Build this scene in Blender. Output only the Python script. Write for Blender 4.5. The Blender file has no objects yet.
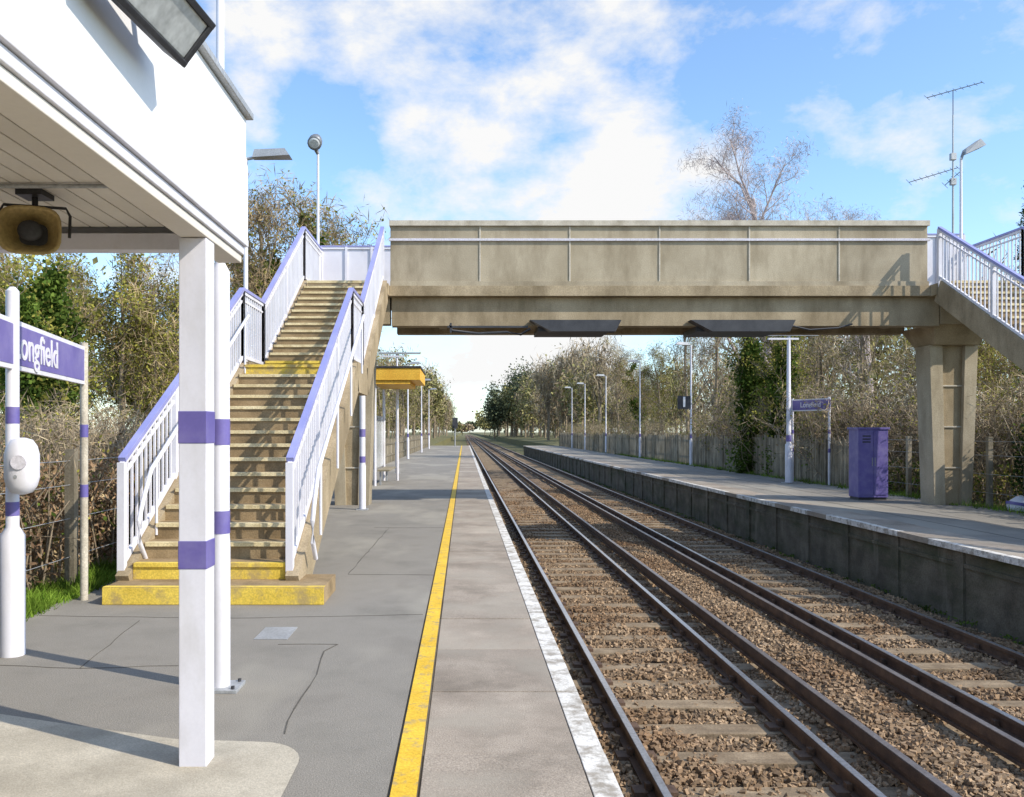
import bpy, math, random
import numpy as np
from mathutils import Vector
random.seed(7)
F=850.0; EYE=1.6; VX=464; VY=432
def PX(px,D): return (px-VX)*D/F
def PZ(py,D): return EYE+(VY-py)*D/F
scene=bpy.context.scene
# ------------------------------------------------------------ materials
def newmat(name):
    m=bpy.data.materials.new(name); m.use_nodes=True
    nt=m.node_tree; nt.nodes.clear()
    o=nt.nodes.new('ShaderNodeOutputMaterial')
    return m,nt,o
def ramp(nt,src,p0,p1,c0=(0,0,0,1),c1=(1,1,1,1)):
    r=nt.nodes.new('ShaderNodeValToRGB')
    r.color_ramp.elements[0].position=p0; r.color_ramp.elements[1].position=p1
    r.color_ramp.elements[0].color=c0; r.color_ramp.elements[1].color=c1
    nt.links.new(src,r.inputs[0]); return r
def mixc(nt,fac,a,b,mode='MIX'):
    m=nt.nodes.new('ShaderNodeMix'); m.data_type='RGBA'; m.blend_type=mode
    if hasattr(fac,'is_linked'): nt.links.new(fac,m.inputs[0])
    else: m.inputs[0].default_value=fac
    for i,c in ((6,a),(7,b)):
        if hasattr(c,'is_linked'): nt.links.new(c,m.inputs[i])
        else: m.inputs[i].default_value=(c[0],c[1],c[2],1)
    return m.outputs[2]
def noise(nt,scale,detail=5,vec=None,rough=0.6):
    n=nt.nodes.new('ShaderNodeTexNoise'); n.inputs['Scale'].default_value=scale
    n.inputs['Detail'].default_value=detail; n.inputs['Roughness'].default_value=rough
    if vec is not None: nt.links.new(vec,n.inputs['Vector'])
    return n.outputs[0]
def objco(nt,scale=(1,1,1)):
    t=nt.nodes.new('ShaderNodeTexCoord'); mp=nt.nodes.new('ShaderNodeMapping')
    mp.inputs['Scale'].default_value=scale
    nt.links.new(t.outputs['Object'],mp.inputs[0]); return mp.outputs[0]
def mul(nt,src,k):
    mm=nt.nodes.new('ShaderNodeMath'); mm.operation='MULTIPLY'; mm.inputs[1].default_value=k
    nt.links.new(src,mm.inputs[0]); return mm.outputs[0]
def surf(name,c1,c2,scale=4,fine=60,rough=0.85,bump=0.3,dirt=None,dirt_amt=0.5,dirt_scale=(1,1,1),dirt_n=1.2,
         dpos=(0.45,0.7),metal=0.0,var=0.0,bdist=0.01,spec=0.4,speck=0.28,dirt2=None,d2_n=0.5,d2_amt=0.5,d2pos=(0.5,0.6),d2_scale=(1,1,1)):
    m,nt,o=newmat(name)
    co=objco(nt)
    n1=noise(nt,scale,4,co)
    col=mixc(nt,ramp(nt,n1,0.35,0.68).outputs[0],c1,c2)
    nf=noise(nt,fine,2,co)
    f=ramp(nt,nf,0.3,0.7,(1-speck,)*3+(1,),(1+speck,)*3+(1,))
    col=mixc(nt,0.7,col,mixc(nt,1.0,col,f.outputs[0],'MULTIPLY'))
    if dirt is not None:
        dn=noise(nt,dirt_n,5,objco(nt,dirt_scale),0.65)
        col=mixc(nt,mul(nt,ramp(nt,dn,dpos[0],dpos[1]).outputs[0],dirt_amt),col,dirt)
    if dirt2 is not None:
        dn=noise(nt,d2_n,4,objco(nt,d2_scale),0.6)
        col=mixc(nt,mul(nt,ramp(nt,dn,d2pos[0],d2pos[1]).outputs[0],d2_amt),col,dirt2)
    if var>0:
        at=nt.nodes.new('ShaderNodeAttribute'); at.attribute_name='v'
        r=ramp(nt,at.outputs['Fac'],0,1,(1-var,)*3+(1,),(1+var,)*3+(1,))
        col=mixc(nt,1.0,col,r.outputs[0],'MULTIPLY')
    p=nt.nodes.new('ShaderNodeBsdfPrincipled')
    nt.links.new(col,p.inputs['Base Color']); p.inputs['Roughness'].default_value=rough; p.inputs['Metallic'].default_value=metal
    p.inputs['Specular IOR Level'].default_value=spec
    if bump>0.06:
        b=nt.nodes.new('ShaderNodeBump'); b.inputs['Strength'].default_value=bump; b.inputs['Distance'].default_value=bdist
        nt.links.new(nf,b.inputs['Height']); nt.links.new(b.outputs[0],p.inputs['Normal'])
    nt.links.new(p.outputs[0],o.inputs[0]); return m
def leafmat(name,c1,c2,trans=0.3):
    m,nt,o=newmat(name)
    at=nt.nodes.new('ShaderNodeAttribute'); at.attribute_name='v'
    col=mixc(nt,at.outputs['Fac'],c1,c2)
    n1=noise(nt,0.9,1,objco(nt))
    r=ramp(nt,n1,0.4,0.62,(0.6,0.6,0.6,1),(1.3,1.3,1.2,1))
    col=mixc(nt,1.0,col,r.outputs[0],'MULTIPLY')
    d=nt.nodes.new('ShaderNodeBsdfDiffuse'); nt.links.new(col,d.inputs[0])
    if trans>0.15:
        t=nt.nodes.new('ShaderNodeBsdfTranslucent'); mx=nt.nodes.new('ShaderNodeMixShader'); mx.inputs[0].default_value=trans
        nt.links.new(col,t.inputs[0]); nt.links.new(d.outputs[0],mx.inputs[1]); nt.links.new(t.outputs[0],mx.inputs[2]); nt.links.new(mx.outputs[0],o.inputs[0])
    else: nt.links.new(d.outputs[0],o.inputs[0])
    return m
asphalt=surf('asphalt',(0.225,0.205,0.175),(0.315,0.29,0.25),0.9,130,0.92,0.4,dirt=(0.13,0.12,0.10),dirt_amt=0.7,dirt_n=0.9,speck=0.45,dirt2=(0.37,0.34,0.28),d2_n=0.45,d2_amt=0.6,d2_scale=(1,0.5,1))
patch=surf('asphalt_patch',(0.19,0.175,0.15),(0.26,0.24,0.205),2,130,0.92,0.4,dirt=(0.13,0.12,0.11),dirt_amt=0.5,dirt_n=2,speck=0.4)
apron=surf('apron_concrete',(0.42,0.375,0.295),(0.53,0.48,0.385),1.5,120,0.9,0.2,dirt=(0.25,0.22,0.17),dirt_amt=0.65,dirt_n=1.6)
slabm=surf('coping_slab',(0.285,0.235,0.185),(0.39,0.33,0.265),1.6,120,0.9,0.35,dirt=(0.15,0.125,0.095),dirt_amt=0.75,dirt_n=2.0,var=0.13,speck=0.42,dirt2=(0.42,0.37,0.30),d2_n=1.0,d2_amt=0.5)
whitepaint_edge=surf('worn_white_paint',(0.62,0.59,0.53),(0.76,0.73,0.68),3,70,0.8,0.2,dirt=(0.27,0.23,0.18),dirt_amt=0.85,dirt_n=7,dpos=(0.47,0.62))
yellowline=surf('yellow_line_paint',(0.68,0.42,0.03),(0.80,0.52,0.05),3,80,0.75,0.2,dirt=(0.34,0.27,0.15),dirt_amt=0.8,dirt_n=11,dpos=(0.53,0.66))
joint=surf('joint_dark',(0.09,0.08,0.065),(0.13,0.12,0.10),3,50,0.95,0.1)
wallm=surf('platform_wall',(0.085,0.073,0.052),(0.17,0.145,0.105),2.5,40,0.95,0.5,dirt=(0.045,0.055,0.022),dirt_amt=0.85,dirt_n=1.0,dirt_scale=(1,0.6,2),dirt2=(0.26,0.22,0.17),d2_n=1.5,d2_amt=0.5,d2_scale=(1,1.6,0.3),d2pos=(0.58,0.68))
ballast=surf('ballast',(0.15,0.095,0.052),(0.26,0.175,0.10),3,30,0.95,1.0,bdist=0.04,dirt=(0.09,0.06,0.036),dirt_amt=0.6,dirt_n=2.0)
stone=surf('ballast_stone',(0.225,0.145,0.08),(0.37,0.265,0.165),1.2,40,0.9,0.05,var=0.42,dirt=(0.17,0.09,0.042),dirt_amt=0.7,dirt_n=0.9)
sleeper=surf('sleeper_wood',(0.20,0.145,0.09),(0.34,0.26,0.17),4,50,0.9,0.5,dirt=(0.11,0.08,0.05),dirt_amt=0.6,dirt_n=4,dirt_scale=(0.4,3,1))
rust=surf('rail_rust',(0.075,0.047,0.034),(0.15,0.09,0.055),6,80,0.7,0.2,metal=0.1)
steel=surf('rail_steel',(0.5,0.49,0.5),(0.64,0.63,0.64),2,30,0.3,0.05,metal=0.9)
condr=surf('conductor_steel',(0.24,0.2,0.18),(0.34,0.3,0.28),3,40,0.4,0.05,metal=0.7)
concrete=surf('bridge_concrete',(0.30,0.235,0.145),(0.42,0.335,0.22),1.2,50,0.9,0.35,dirt=(0.15,0.11,0.06),dirt_amt=0.75,dirt_n=1.6,dirt_scale=(1,1,0.35))
panelm=surf('bridge_panel_concrete',(0.33,0.275,0.19),(0.45,0.385,0.28),0.8,60,0.9,0.3,dirt=(0.18,0.14,0.085),dirt_amt=0.7,dirt_n=1.8,dirt_scale=(1,1,0.3),var=0.10)
coping=surf('coping_concrete',(0.46,0.41,0.33),(0.57,0.52,0.43),2,50,0.9,0.3,dirt=(0.24,0.20,0.14),dirt_amt=0.65,dirt_n=3)
palem=surf('pale_lilac_rail',(0.55,0.53,0.60),(0.66,0.64,0.70),3,50,0.6,0.05,dirt=(0.35,0.32,0.28),dirt_amt=0.5,dirt_n=3)
stepm=surf('step_concrete',(0.25,0.175,0.09),(0.37,0.27,0.15),2.5,60,0.9,0.3,dirt=(0.13,0.09,0.045),dirt_amt=0.7,dirt_n=3)
nosing=surf('step_nosing',(0.62,0.51,0.29),(0.76,0.66,0.42),3,60,0.85,0.2,dirt=(0.36,0.27,0.13),dirt_amt=0.7,dirt_n=5)
yellowstep=surf('yellow_step_paint',(0.64,0.45,0.06),(0.78,0.58,0.10),3,60,0.8,0.2,dirt=(0.38,0.28,0.13),dirt_amt=0.85,dirt_n=5,dpos=(0.48,0.64))
white=surf('white_paint',(0.66,0.65,0.71),(0.74,0.73,0.78),2,60,0.42,0.03,dirt=(0.44,0.42,0.40),dirt_amt=0.5,dirt_n=3,dirt_scale=(1,1,0.4),dpos=(0.5,0.75),speck=0.03)
fasciam=surf('fascia_white',(0.79,0.79,0.80),(0.84,0.84,0.85),1,30,0.5,0.02,dirt=(0.72,0.71,0.69),dirt_amt=0.3,dirt_n=1.5,speck=0.02)
soffit=surf('soffit_board',(0.66,0.61,0.54),(0.76,0.71,0.64),1,40,0.6,0.05,var=0.06,speck=0.03)
purple=surf('purple_paint',(0.12,0.10,0.31),(0.17,0.14,0.39),2,60,0.45,0.03,dirt=(0.25,0.23,0.38),dirt_amt=0.4,dirt_n=4,speck=0.06)
bluerail=surf('handrail_lavender',(0.24,0.25,0.50),(0.32,0.33,0.60),2,60,0.4,0.03,speck=0.05)
greymet=surf('grey_metal',(0.33,0.34,0.35),(0.43,0.44,0.45),3,60,0.45,0.05,metal=0.3)
darkgrey=surf('lamp_housing',(0.16,0.17,0.19),(0.24,0.25,0.27),3,60,0.45,0.05,metal=0.3)
darkm=surf('dark_metal',(0.03,0.03,0.035),(0.055,0.055,0.06),3,60,0.5,0.05)
hornm=surf('horn_bronze',(0.32,0.23,0.09),(0.46,0.34,0.15),4,60,0.4,0.03,metal=0.2)
lensm=surf('lamp_glass',(0.45,0.47,0.48),(0.6,0.62,0.63),4,20,0.15,0.02)
orange=surf('orange_panel',(0.70,0.38,0.04),(0.80,0.48,0.06),3,30,0.6,0.03)
woodf=surf('fence_wood',(0.21,0.18,0.125),(0.34,0.295,0.22),2,40,0.95,0.4,dirt=(0.12,0.10,0.06),dirt_amt=0.7,dirt_n=2,dirt_scale=(1,1,0.3),var=0.3)
bark=surf('bark',(0.20,0.155,0.105),(0.33,0.265,0.19),5,30,0.95,0.1)
barkp=surf('bark_pale',(0.42,0.35,0.34),(0.56,0.49,0.48),5,30,0.95,0.1)
def brickmat():
    m,nt,o=newmat('brickwork'); co=objco(nt)
    sp=nt.nodes.new('ShaderNodeSeparateXYZ'); nt.links.new(co,sp.inputs[0]); cb=nt.nodes.new('ShaderNodeCombineXYZ')
    a=nt.nodes.new('ShaderNodeMath'); a.operation='ADD'; nt.links.new(sp.outputs[0],a.inputs[0]); nt.links.new(sp.outputs[1],a.inputs[1])
    nt.links.new(a.outputs[0],cb.inputs[0]); nt.links.new(sp.outputs[2],cb.inputs[1])
    b=nt.nodes.new('ShaderNodeTexBrick'); nt.links.new(cb.outputs[0],b.inputs[0]); b.inputs['Scale'].default_value=1
    b.inputs['Brick Width'].default_value=0.225; b.inputs['Row Height'].default_value=0.075; b.inputs['Mortar Size'].default_value=0.008
    b.inputs['Color1'].default_value=(0.32,0.15,0.09,1); b.inputs['Color2'].default_value=(0.24,0.10,0.06,1); b.inputs['Mortar'].default_value=(0.35,0.32,0.28,1)
    p=nt.nodes.new('ShaderNodeBsdfPrincipled'); p.inputs['Roughness'].default_value=0.9
    nt.links.new(b.outputs[0],p.inputs[0]); nt.links.new(p.outputs[0],o.inputs[0]); return m
brick=brickmat()
grassm=surf('grass_ground',(0.10,0.11,0.035),(0.18,0.16,0.06),1.5,30,0.95,0.6,dirt=(0.19,0.14,0.08),dirt_amt=0.8,dirt_n=0.8)
L_ivy=leafmat('ivy_leaf',(0.055,0.10,0.02),(0.15,0.21,0.045))
L_yg=leafmat('spring_leaf',(0.20,0.20,0.045),(0.40,0.37,0.09))
L_dark=leafmat('dark_foliage',(0.03,0.06,0.025),(0.07,0.11,0.04))
L_brown=leafmat('brown_twig',(0.24,0.17,0.10),(0.44,0.34,0.21),trans=0.1)
L_rust=leafmat('dead_bracken',(0.23,0.135,0.08),(0.40,0.27,0.17),trans=0.1)
L_grass=leafmat('grass_blade',(0.10,0.19,0.02),(0.25,0.36,0.06))
L_pale=leafmat('pale_twig',(0.42,0.34,0.35),(0.60,0.51,0.52),trans=0.1)
L_far=leafmat('far_olive_hazed',(0.19,0.18,0.08),(0.34,0.31,0.14),trans=0.1)  # far foliage colours lightened to paint in atmospheric haze
L_fard=leafmat('far_dark_hazed',(0.08,0.10,0.065),(0.15,0.17,0.10),trans=0.1)  # dark foliage paled the same way, haze mixed into the colour
L_farb=leafmat('far_twig_hazed',(0.28,0.22,0.155),(0.44,0.36,0.26),trans=0.1)  # twig colour with painted haze, also used on some nearer trees and shrubs
# ------------------------------------------------------------ mesh builder
BF=np.array([(0,3,2,1),(4,5,6,7),(0,1,5,4),(1,2,6,5),(2,3,7,6),(3,0,4,7)])
class B:
    def __init__(s): s.V=[];s.F=[];s.M=[];s.A=[];s.S=[];s.n=0;s.mats=[]
    def mi(s,m):
        if m not in s.mats: s.mats.append(m)
        return s.mats.index(m)
    def add(s,v,f,m,a=None,sm=False):
        v=np.asarray(v,float); f=np.asarray(f,int)
        s.V.append(v); s.F.append(f+s.n); s.n+=len(v)
        s.M.append(np.full(len(f),s.mi(m))); 
        if a is None: a=random.random()
        s.A.append(np.broadcast_to(np.asarray(a,float),(len(f),)).copy()); s.S.append(np.full(len(f),sm))
    def box(s,x0,x1,y0,y1,z0,z1,m,a=None):
        s.add([(x0,y0,z0),(x1,y0,z0),(x1,y1,z0),(x0,y1,z0),(x0,y0,z1),(x1,y0,z1),(x1,y1,z1),(x0,y1,z1)],BF,m,a)
    def beam(s,p0,p1,w,h,m,up=(0,0,1),a=None):
        p0=np.array(p0,float);p1=np.array(p1,float);d=p1-p0;L=np.linalg.norm(d);d=d/L
        sd=np.cross(d,np.array(up,float)); sd/=np.linalg.norm(sd); u=np.cross(sd,d)
        sd*=w/2;u*=h/2
        s.add([p0-sd-u,p0+sd-u,p1+sd-u,p1-sd-u,p0-sd+u,p0+sd+u,p1+sd+u,p1-sd+u],BF,m,a)
    def tube(s,pts,rad,n,m,cap=True,a=None,sm=True):
        pts=np.asarray(pts,float); k=len(pts)
        if np.isscalar(rad): rad=[rad]*k
        d=np.gradient(pts,axis=0); d/=np.linalg.norm(d,axis=1)[:,None]+1e-9
        ref=np.array([0,0,1.0]) if abs(d[0][2])<0.9 else np.array([1.0,0,0])
        u=np.cross(d,ref); u/=np.linalg.norm(u,axis=1)[:,None]+1e-9; w=np.cross(d,u)
        t=np.arange(n)*2*math.pi/n
        v=pts[:,None,:]+np.asarray(rad)[:,None,None]*(np.cos(t)[None,:,None]*u[:,None,:]+np.sin(t)[None,:,None]*w[:,None,:])
        v=v.reshape(-1,3); i=np.arange(n); j=(i+1)%n
        f=np.concatenate([np.stack([r*n+i,r*n+j,(r+1)*n+j,(r+1)*n+i],1) for r in range(k-1)])
        s.add(v,f,m,a,sm)
        if cap and n%2==0:
            for r,fl in ((0,False),(k-1,True)):
                q=[[0,c,c+1,c+2] for c in range(1,n-1,2)]
                q=np.array(q)
                if fl: q=q[:,::-1]
                s.add(v[r*n:(r+1)*n],q,m,a,False)
    def leaves(s,c,size,m,rng,aspect=0.6,upb=0.0):
        c=np.asarray(c,float); n=len(c)
        if n==0: return
        a=rng.normal(size=(n,3)); a[:,2]+=upb*2; a/=np.linalg.norm(a,axis=1)[:,None]
        b=rng.normal(size=(n,3)); b=np.cross(a,b); b/=np.linalg.norm(b,axis=1)[:,None]
        sz=size*(0.6+0.8*rng.random(n))[:,None]
        a=a*sz; b=b*sz*aspect
        v=np.stack([c-a*0.5,c+b*0.5,c+a*0.5,c-b*0.5],1).reshape(-1,3)
        s.add(v,np.arange(4*n).reshape(-1,4),m,rng.random(n))
    def mesh(s,name):
        me=bpy.data.meshes.new(name)
        V=np.concatenate(s.V);Fc=np.concatenate(s.F);M=np.concatenate(s.M);A=np.concatenate(s.A);S=np.concatenate(s.S)
        me.vertices.add(len(V)); me.vertices.foreach_set('co',V.ravel())
        me.loops.add(len(Fc)*4); me.loops.foreach_set('vertex_index',Fc.ravel().astype(np.int32))
        me.polygons.add(len(Fc)); me.polygons.foreach_set('loop_start',(np.arange(len(Fc))*4).astype(np.int32))
        me.update(calc_edges=True)
        me.polygons.foreach_set('material_index',M.astype(np.int32)); me.polygons.foreach_set('use_smooth',S.astype(bool))
        for m in s.mats: me.materials.append(m)
        at=me.attributes.new('v','FLOAT','FACE'); at.data.foreach_set('value',A.astype(np.float32))
        me.update(); return me
    def obj(s,name,bevel=0,loc=(0,0,0),rz=0):
        o=bpy.data.objects.new(name,s.mesh(name)); scene.collection.objects.link(o); o.location=loc; o.rotation_euler=(0,0,rz)
        if bevel:
            md=o.modifiers.new('bevel','BEVEL'); md.width=bevel; md.segments=2; md.limit_method='ANGLE'; md.angle_limit=math.radians(50)
        return o
def inst(me,name,loc,rz=0,sc=1):
    o=bpy.data.objects.new(name,me); scene.collection.objects.link(o); o.location=loc; o.rotation_euler=(0,0,rz)
    o.scale=(sc,sc,sc) if np.isscalar(sc) else sc
    return o
rng=np.random.default_rng(11)
# ------------------------------------------------------------ ground
xs=[-1500,-300,-80,-30,-12,-8,-5.5,-4.3,-3.96,-3.86,-2,0,2,4,6,8,10.0,10.93,11.05,12,14,18,30,80,300,1500]
zs=[0,0,0.6,0.5,0.2,0.05,0,-0.03,-0.03,-1.16,-1.16,-1.16,-1.16,-1.16,-1.16,-1.16,-1.16,-1.16,-0.03,0.0,0.1,0.3,0.5,0.5,0,0]
ys=[-80,-20,-5]+list(range(0,120,5))+[140,170,220,300,420,600,1000,1800,3000]
g=B(); vv=[];nx=len(xs)
for y in ys:
    for x,z in zip(xs,zs):
        j=(rng.random()-0.5)*(0.12 if (z>-0.5 and abs(x)>5 and x not in(10.93,11.05)) else 0); vv.append((x,y,z+j))
ff=[(r*nx+c,r*nx+c+1,(r+1)*nx+c+1,(r+1)*nx+c) for r in range(len(ys)-1) for c in range(nx-1)]
g.add(vv,ff,grassm); g.obj('ground')
# ballast sheet
g=B(); bx=np.arange(0.72,7.0,0.1); by=np.concatenate([np.arange(2.5,22,0.1),np.arange(22,60,0.5),np.arange(60,900,20)])
X,Y=np.meshgrid(bx,by); 
def hump(X,Y): return 0.07*np.exp(-((X-3.85)/0.5)**2)+0.03*np.sin(X*3.1+np.sin(Y*0.9))*np.cos(Y*1.3)
Z=-1.085+0.02*rng.normal(size=X.shape)+hump(X,Y)
n1=len(bx); vv=np.stack([X,Y,Z],2).reshape(-1,3)
r,c=np.meshgrid(np.arange(len(by)-1),np.arange(n1-1),indexing='ij'); r=r.ravel();c=c.ravel()
g.add(vv,np.stack([r*n1+c,r*n1+c+1,(r+1)*n1+c+1,(r+1)*n1+c],1),ballast,sm=True); g.obj('track_ballast')
# stones
n=100000
D=3.6+(rng.random(n)**1.8)*36; Xs=0.78+rng.random(n)*6.15
rails=[1.40,2.87,4.80,6.27]
keep=np.ones(n,bool)
for rx in rails: keep&=np.abs(Xs-rx)>0.085
onsl=((D%0.68)<0.25)&(((Xs>0.85)&(Xs<3.4))|((Xs>4.3)&(Xs<6.8)))
keep&=~(onsl&(rng.random(n)<0.74)); D=D[keep];Xs=Xs[keep];n=len(D)
cube=np.array([(-1,-1,-1),(1,-1,-1),(1,1,-1),(-1,1,-1),(-1,-1,1),(1,-1,1),(1,1,1),(-1,1,1)],float)
V=cube[None]*(0.5+0.5*rng.random((n,8,1)))*(0.55+0.7*rng.random((n,1,3)))
sz=(0.012+0.014*rng.random(n))[:,None,None]
an=rng.random(n)*6.28; tl=rng.normal(size=n)*0.6
ca,sa=np.cos(an),np.sin(an); ct,st=np.cos(tl),np.sin(tl)
x,y,z=V[...,0],V[...,1],V[...,2]; y2=y*ct[:,None]-z*st[:,None]; z2=y*st[:,None]+z*ct[:,None]
x3=x*ca[:,None]-y2*sa[:,None]; y3=x*sa[:,None]+y2*ca[:,None]
V=np.stack([x3,y3,z2],2)*sz
zz=-1.07+0.02*rng.random(n)+hump(Xs,D)
V+=np.stack([Xs,D,zz],1)[:,None,:]
g=B(); Fs=(BF[None]+(np.arange(n)*8)[:,None,None]).reshape(-1,4); g.add(V.reshape(-1,3),Fs,stone,np.repeat(rng.random(n),6)); g.obj('ballast_stones')
# sleepers, rails
g=B()
for k in range(4,260):
    y=k*0.68
    for x0 in (0.87,4.27):
        g.box(x0,x0+2.52,y,y+0.25,-1.2,-1.046-random.random()*0.014,sleeper)
g.obj('railway_sleepers',0.008)
for i,rx in enumerate(rails):
    g=B(); g.box(rx-0.01,rx+0.01,2,900,-1.04,-0.93,rust); g.box(rx-0.07,rx+0.07,2,900,-1.045,-1.03,rust)
    g.box(rx-0.034,rx+0.034,2,900,-0.94,-0.905,rust); g.box(rx-0.028,rx+0.028,2,900,-0.9055,-0.90,steel)
    for k in range(4,90):
        y=k*0.68+0.125
        for s in (-1,1):
            g.box(rx+s*0.11-0.05,rx+s*0.11+0.05,y-0.07,y+0.07,-1.06,-1.02,rust); g.box(rx+s*0.05-0.02,rx+s*0.05+0.02,y-0.03,y+0.03,-1.05,-0.975,rust)
    g.obj('running_rail')
for cx in (3.30,4.36):
    g=B(); g.box(cx-0.036,cx+0.036,2,700,-0.93,-0.845,rust); g.box(cx-0.03,cx+0.03,2,700,-0.846,-0.838,condr); g.box(cx-0.012,cx+0.012,2,700,-0.98,-0.92,rust); g.box(cx-0.045,cx+0.045,2,700,-1.0,-0.975,rust)
    for k in range(2,60):
        g.tube([(cx,k*2.04+0.1,-1.08),(cx,k*2.04+0.1,-1.0)],[0.06,0.045],8,coping)
    g.obj('conductor_rail')
# ------------------------------------------------------------ platforms
g=B()
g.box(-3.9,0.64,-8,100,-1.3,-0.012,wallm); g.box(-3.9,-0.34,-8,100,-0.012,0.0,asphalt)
g.obj('platform')
g=B(); y=-7.0
while y<100:
    L=1.02; dz=(random.random()-0.5)*0.006
    g.box(-0.195,0.565,y+0.006,y+L-0.006,-0.011,0.002+dz,slabm); g.box(0.571,0.70,y+0.005,y+L-0.005,-0.09,0.003+dz,whitepaint_edge); y+=L
g.box(-0.34,0.6,-8,100,-0.0115,-0.006,joint)
g.obj('platform_edge_slabs',0.004)
g=B(); g.box(-0.325,-0.21,-8,100,-0.0055,0.006,yellowline); g.obj('yellow_safety_line')
def flatpoly(name,pts,z,m):
    me=bpy.data.meshes.new(name); me.from_pydata([(x,y,z) for x,y in pts],[],[list(range(len(pts)))]); me.materials.append(m)
    o=bpy.data.objects.new(name,me); scene.collection.objects.link(o); return o
ap=[(-3.88,-6),(-0.80,-6),(-0.80,3.9)]+[(-1.05+0.25*math.cos(t),4.1+0.28*math.sin(t)) for t in np.linspace(0,1.57,8)]+[(-1.5,4.42),(-2.1,4.62),(-3.0,4.95),(-3.88,5.1)]
flatpoly('concrete_apron',ap,0.004,apron)
g=B()
def crackline(pts,w=0.009):
    q=[pts[0]]
    for a,b in zip(pts[:-1],pts[1:]):
        L=math.dist(a,b); m=max(1,int(L/0.2))
        for i in range(1,m+1):
            t=i/m; j=0.012 if i<m else 0
            q.append((a[0]+(b[0]-a[0])*t+random.uniform(-j,j),a[1]+(b[1]-a[1])*t+random.uniform(-j,j)))
    for a,b in zip(q[:-1],q[1:]): 
        g.beam((a[0],a[1],0.0015),(b[0],b[1],0.0015),w*random.uniform(0.5,1.4),0.004,joint)
crackline([(-0.95,4.5),(-0.98,4.9),(-0.97,5.6),(-1.02,6.2),(-0.95,6.4)],0.007); crackline([(-1.4,6.4),(-0.95,6.4)],0.006); crackline([(-3.8,5.9),(-2.6,5.75),(-1.7,5.85)],0.005);crackline([(-2.6,5.75),(-2.75,7.2)],0.005); crackline([(-0.34,9.5),(-1.3,9.55)],0.007); crackline([(-0.34,14.2),(-1.5,14.2)]); crackline([(-1.3,9.55),(-1.25,14.2)],0.007); crackline([(-3.7,7.4),(-2,7.3),(-0.36,7.45)],0.005)
g.box(-1.62,-1.36,6.55,6.95,0.001,0.006,greymet)
g.obj('platform_surface_joints')
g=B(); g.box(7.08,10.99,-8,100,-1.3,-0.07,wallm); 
g.box(7.6,10.99,-8,100,-0.07,0.0,asphalt); y=-7
while y<100:
    dz=(random.random()-0.5)*0.008
    g.box(6.98,7.10,y+0.005,y+0.895,-0.085,0.004+dz,whitepaint_edge if random.random()<0.8 else slabm); g.box(7.105,7.75,y+0.008,y+0.892,-0.08,0.004+dz,slabm); y+=0.9
for k in range(60):
    yy=-6+k*1.8; g.box(7.045,7.09,yy,yy+0.24,-1.2,-0.088,wallm)
g.box(7.055,7.09,-8,100,-0.32,-0.26,wallm)
for x0 in (8.3,9.2,10.1):
    g.box(x0,x0+0.02,-8,100,0.0,0.0035,joint)
g.box(7.9,9.5,30,36,0.001,0.0045,patch)
g.obj('platform',0.003)
# ------------------------------------------------------------ footbridge
G0=8.3; GO=0.30; RI=0.162; NL=16; NU=13
def ypath():
    return [(G0,0.17),(G0+15*GO,NL*RI),(G0+15*GO+1.3,NL*RI),(G0+15*GO+1.3+12*GO,(NL+NU)*RI),(19.85,(NL+NU)*RI)]
TOPZ=(NL+NU)*RI
def railing(g,X,path,out=1,h=1.12):
    for (y0,z0),(y1,z1) in zip(path[:-1],path[1:]):
        g.beam((X,y0,z0+h-0.01),(X,y1,z1+h-0.01),0.045,0.05,white); g.beam((X,y0,z0+h+0.04),(X,y1,z1+h+0.04),0.075,0.048,bluerail)
        g.beam((X,y0,z0+0.14),(X,y1,z1+0.14),0.045,0.05,white)
        g.beam((X,y0,z0+h-0.13),(X,y1,z1+h-0.13),0.03,0.03,white)
        n=max(1,int((y1-y0)/0.125))
        for i in range(1,n):
            t=i/n; y=y0+(y1-y0)*t; z=z0+(z1-z0)*t
            g.box(X-0.012,X+0.012,y-0.011,y+0.011,z+0.14,z+h-0.02,white)
        m=max(1,round((y1-y0)/1.7))
        for i in range(m+1):
            t=i/m; y=y0+(y1-y0)*t; z=z0+(z1-z0)*t
            g.box(X-0.036,X+0.036,y-0.036,y+0.036,z-0.25,z+h+0.012,white)
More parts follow.
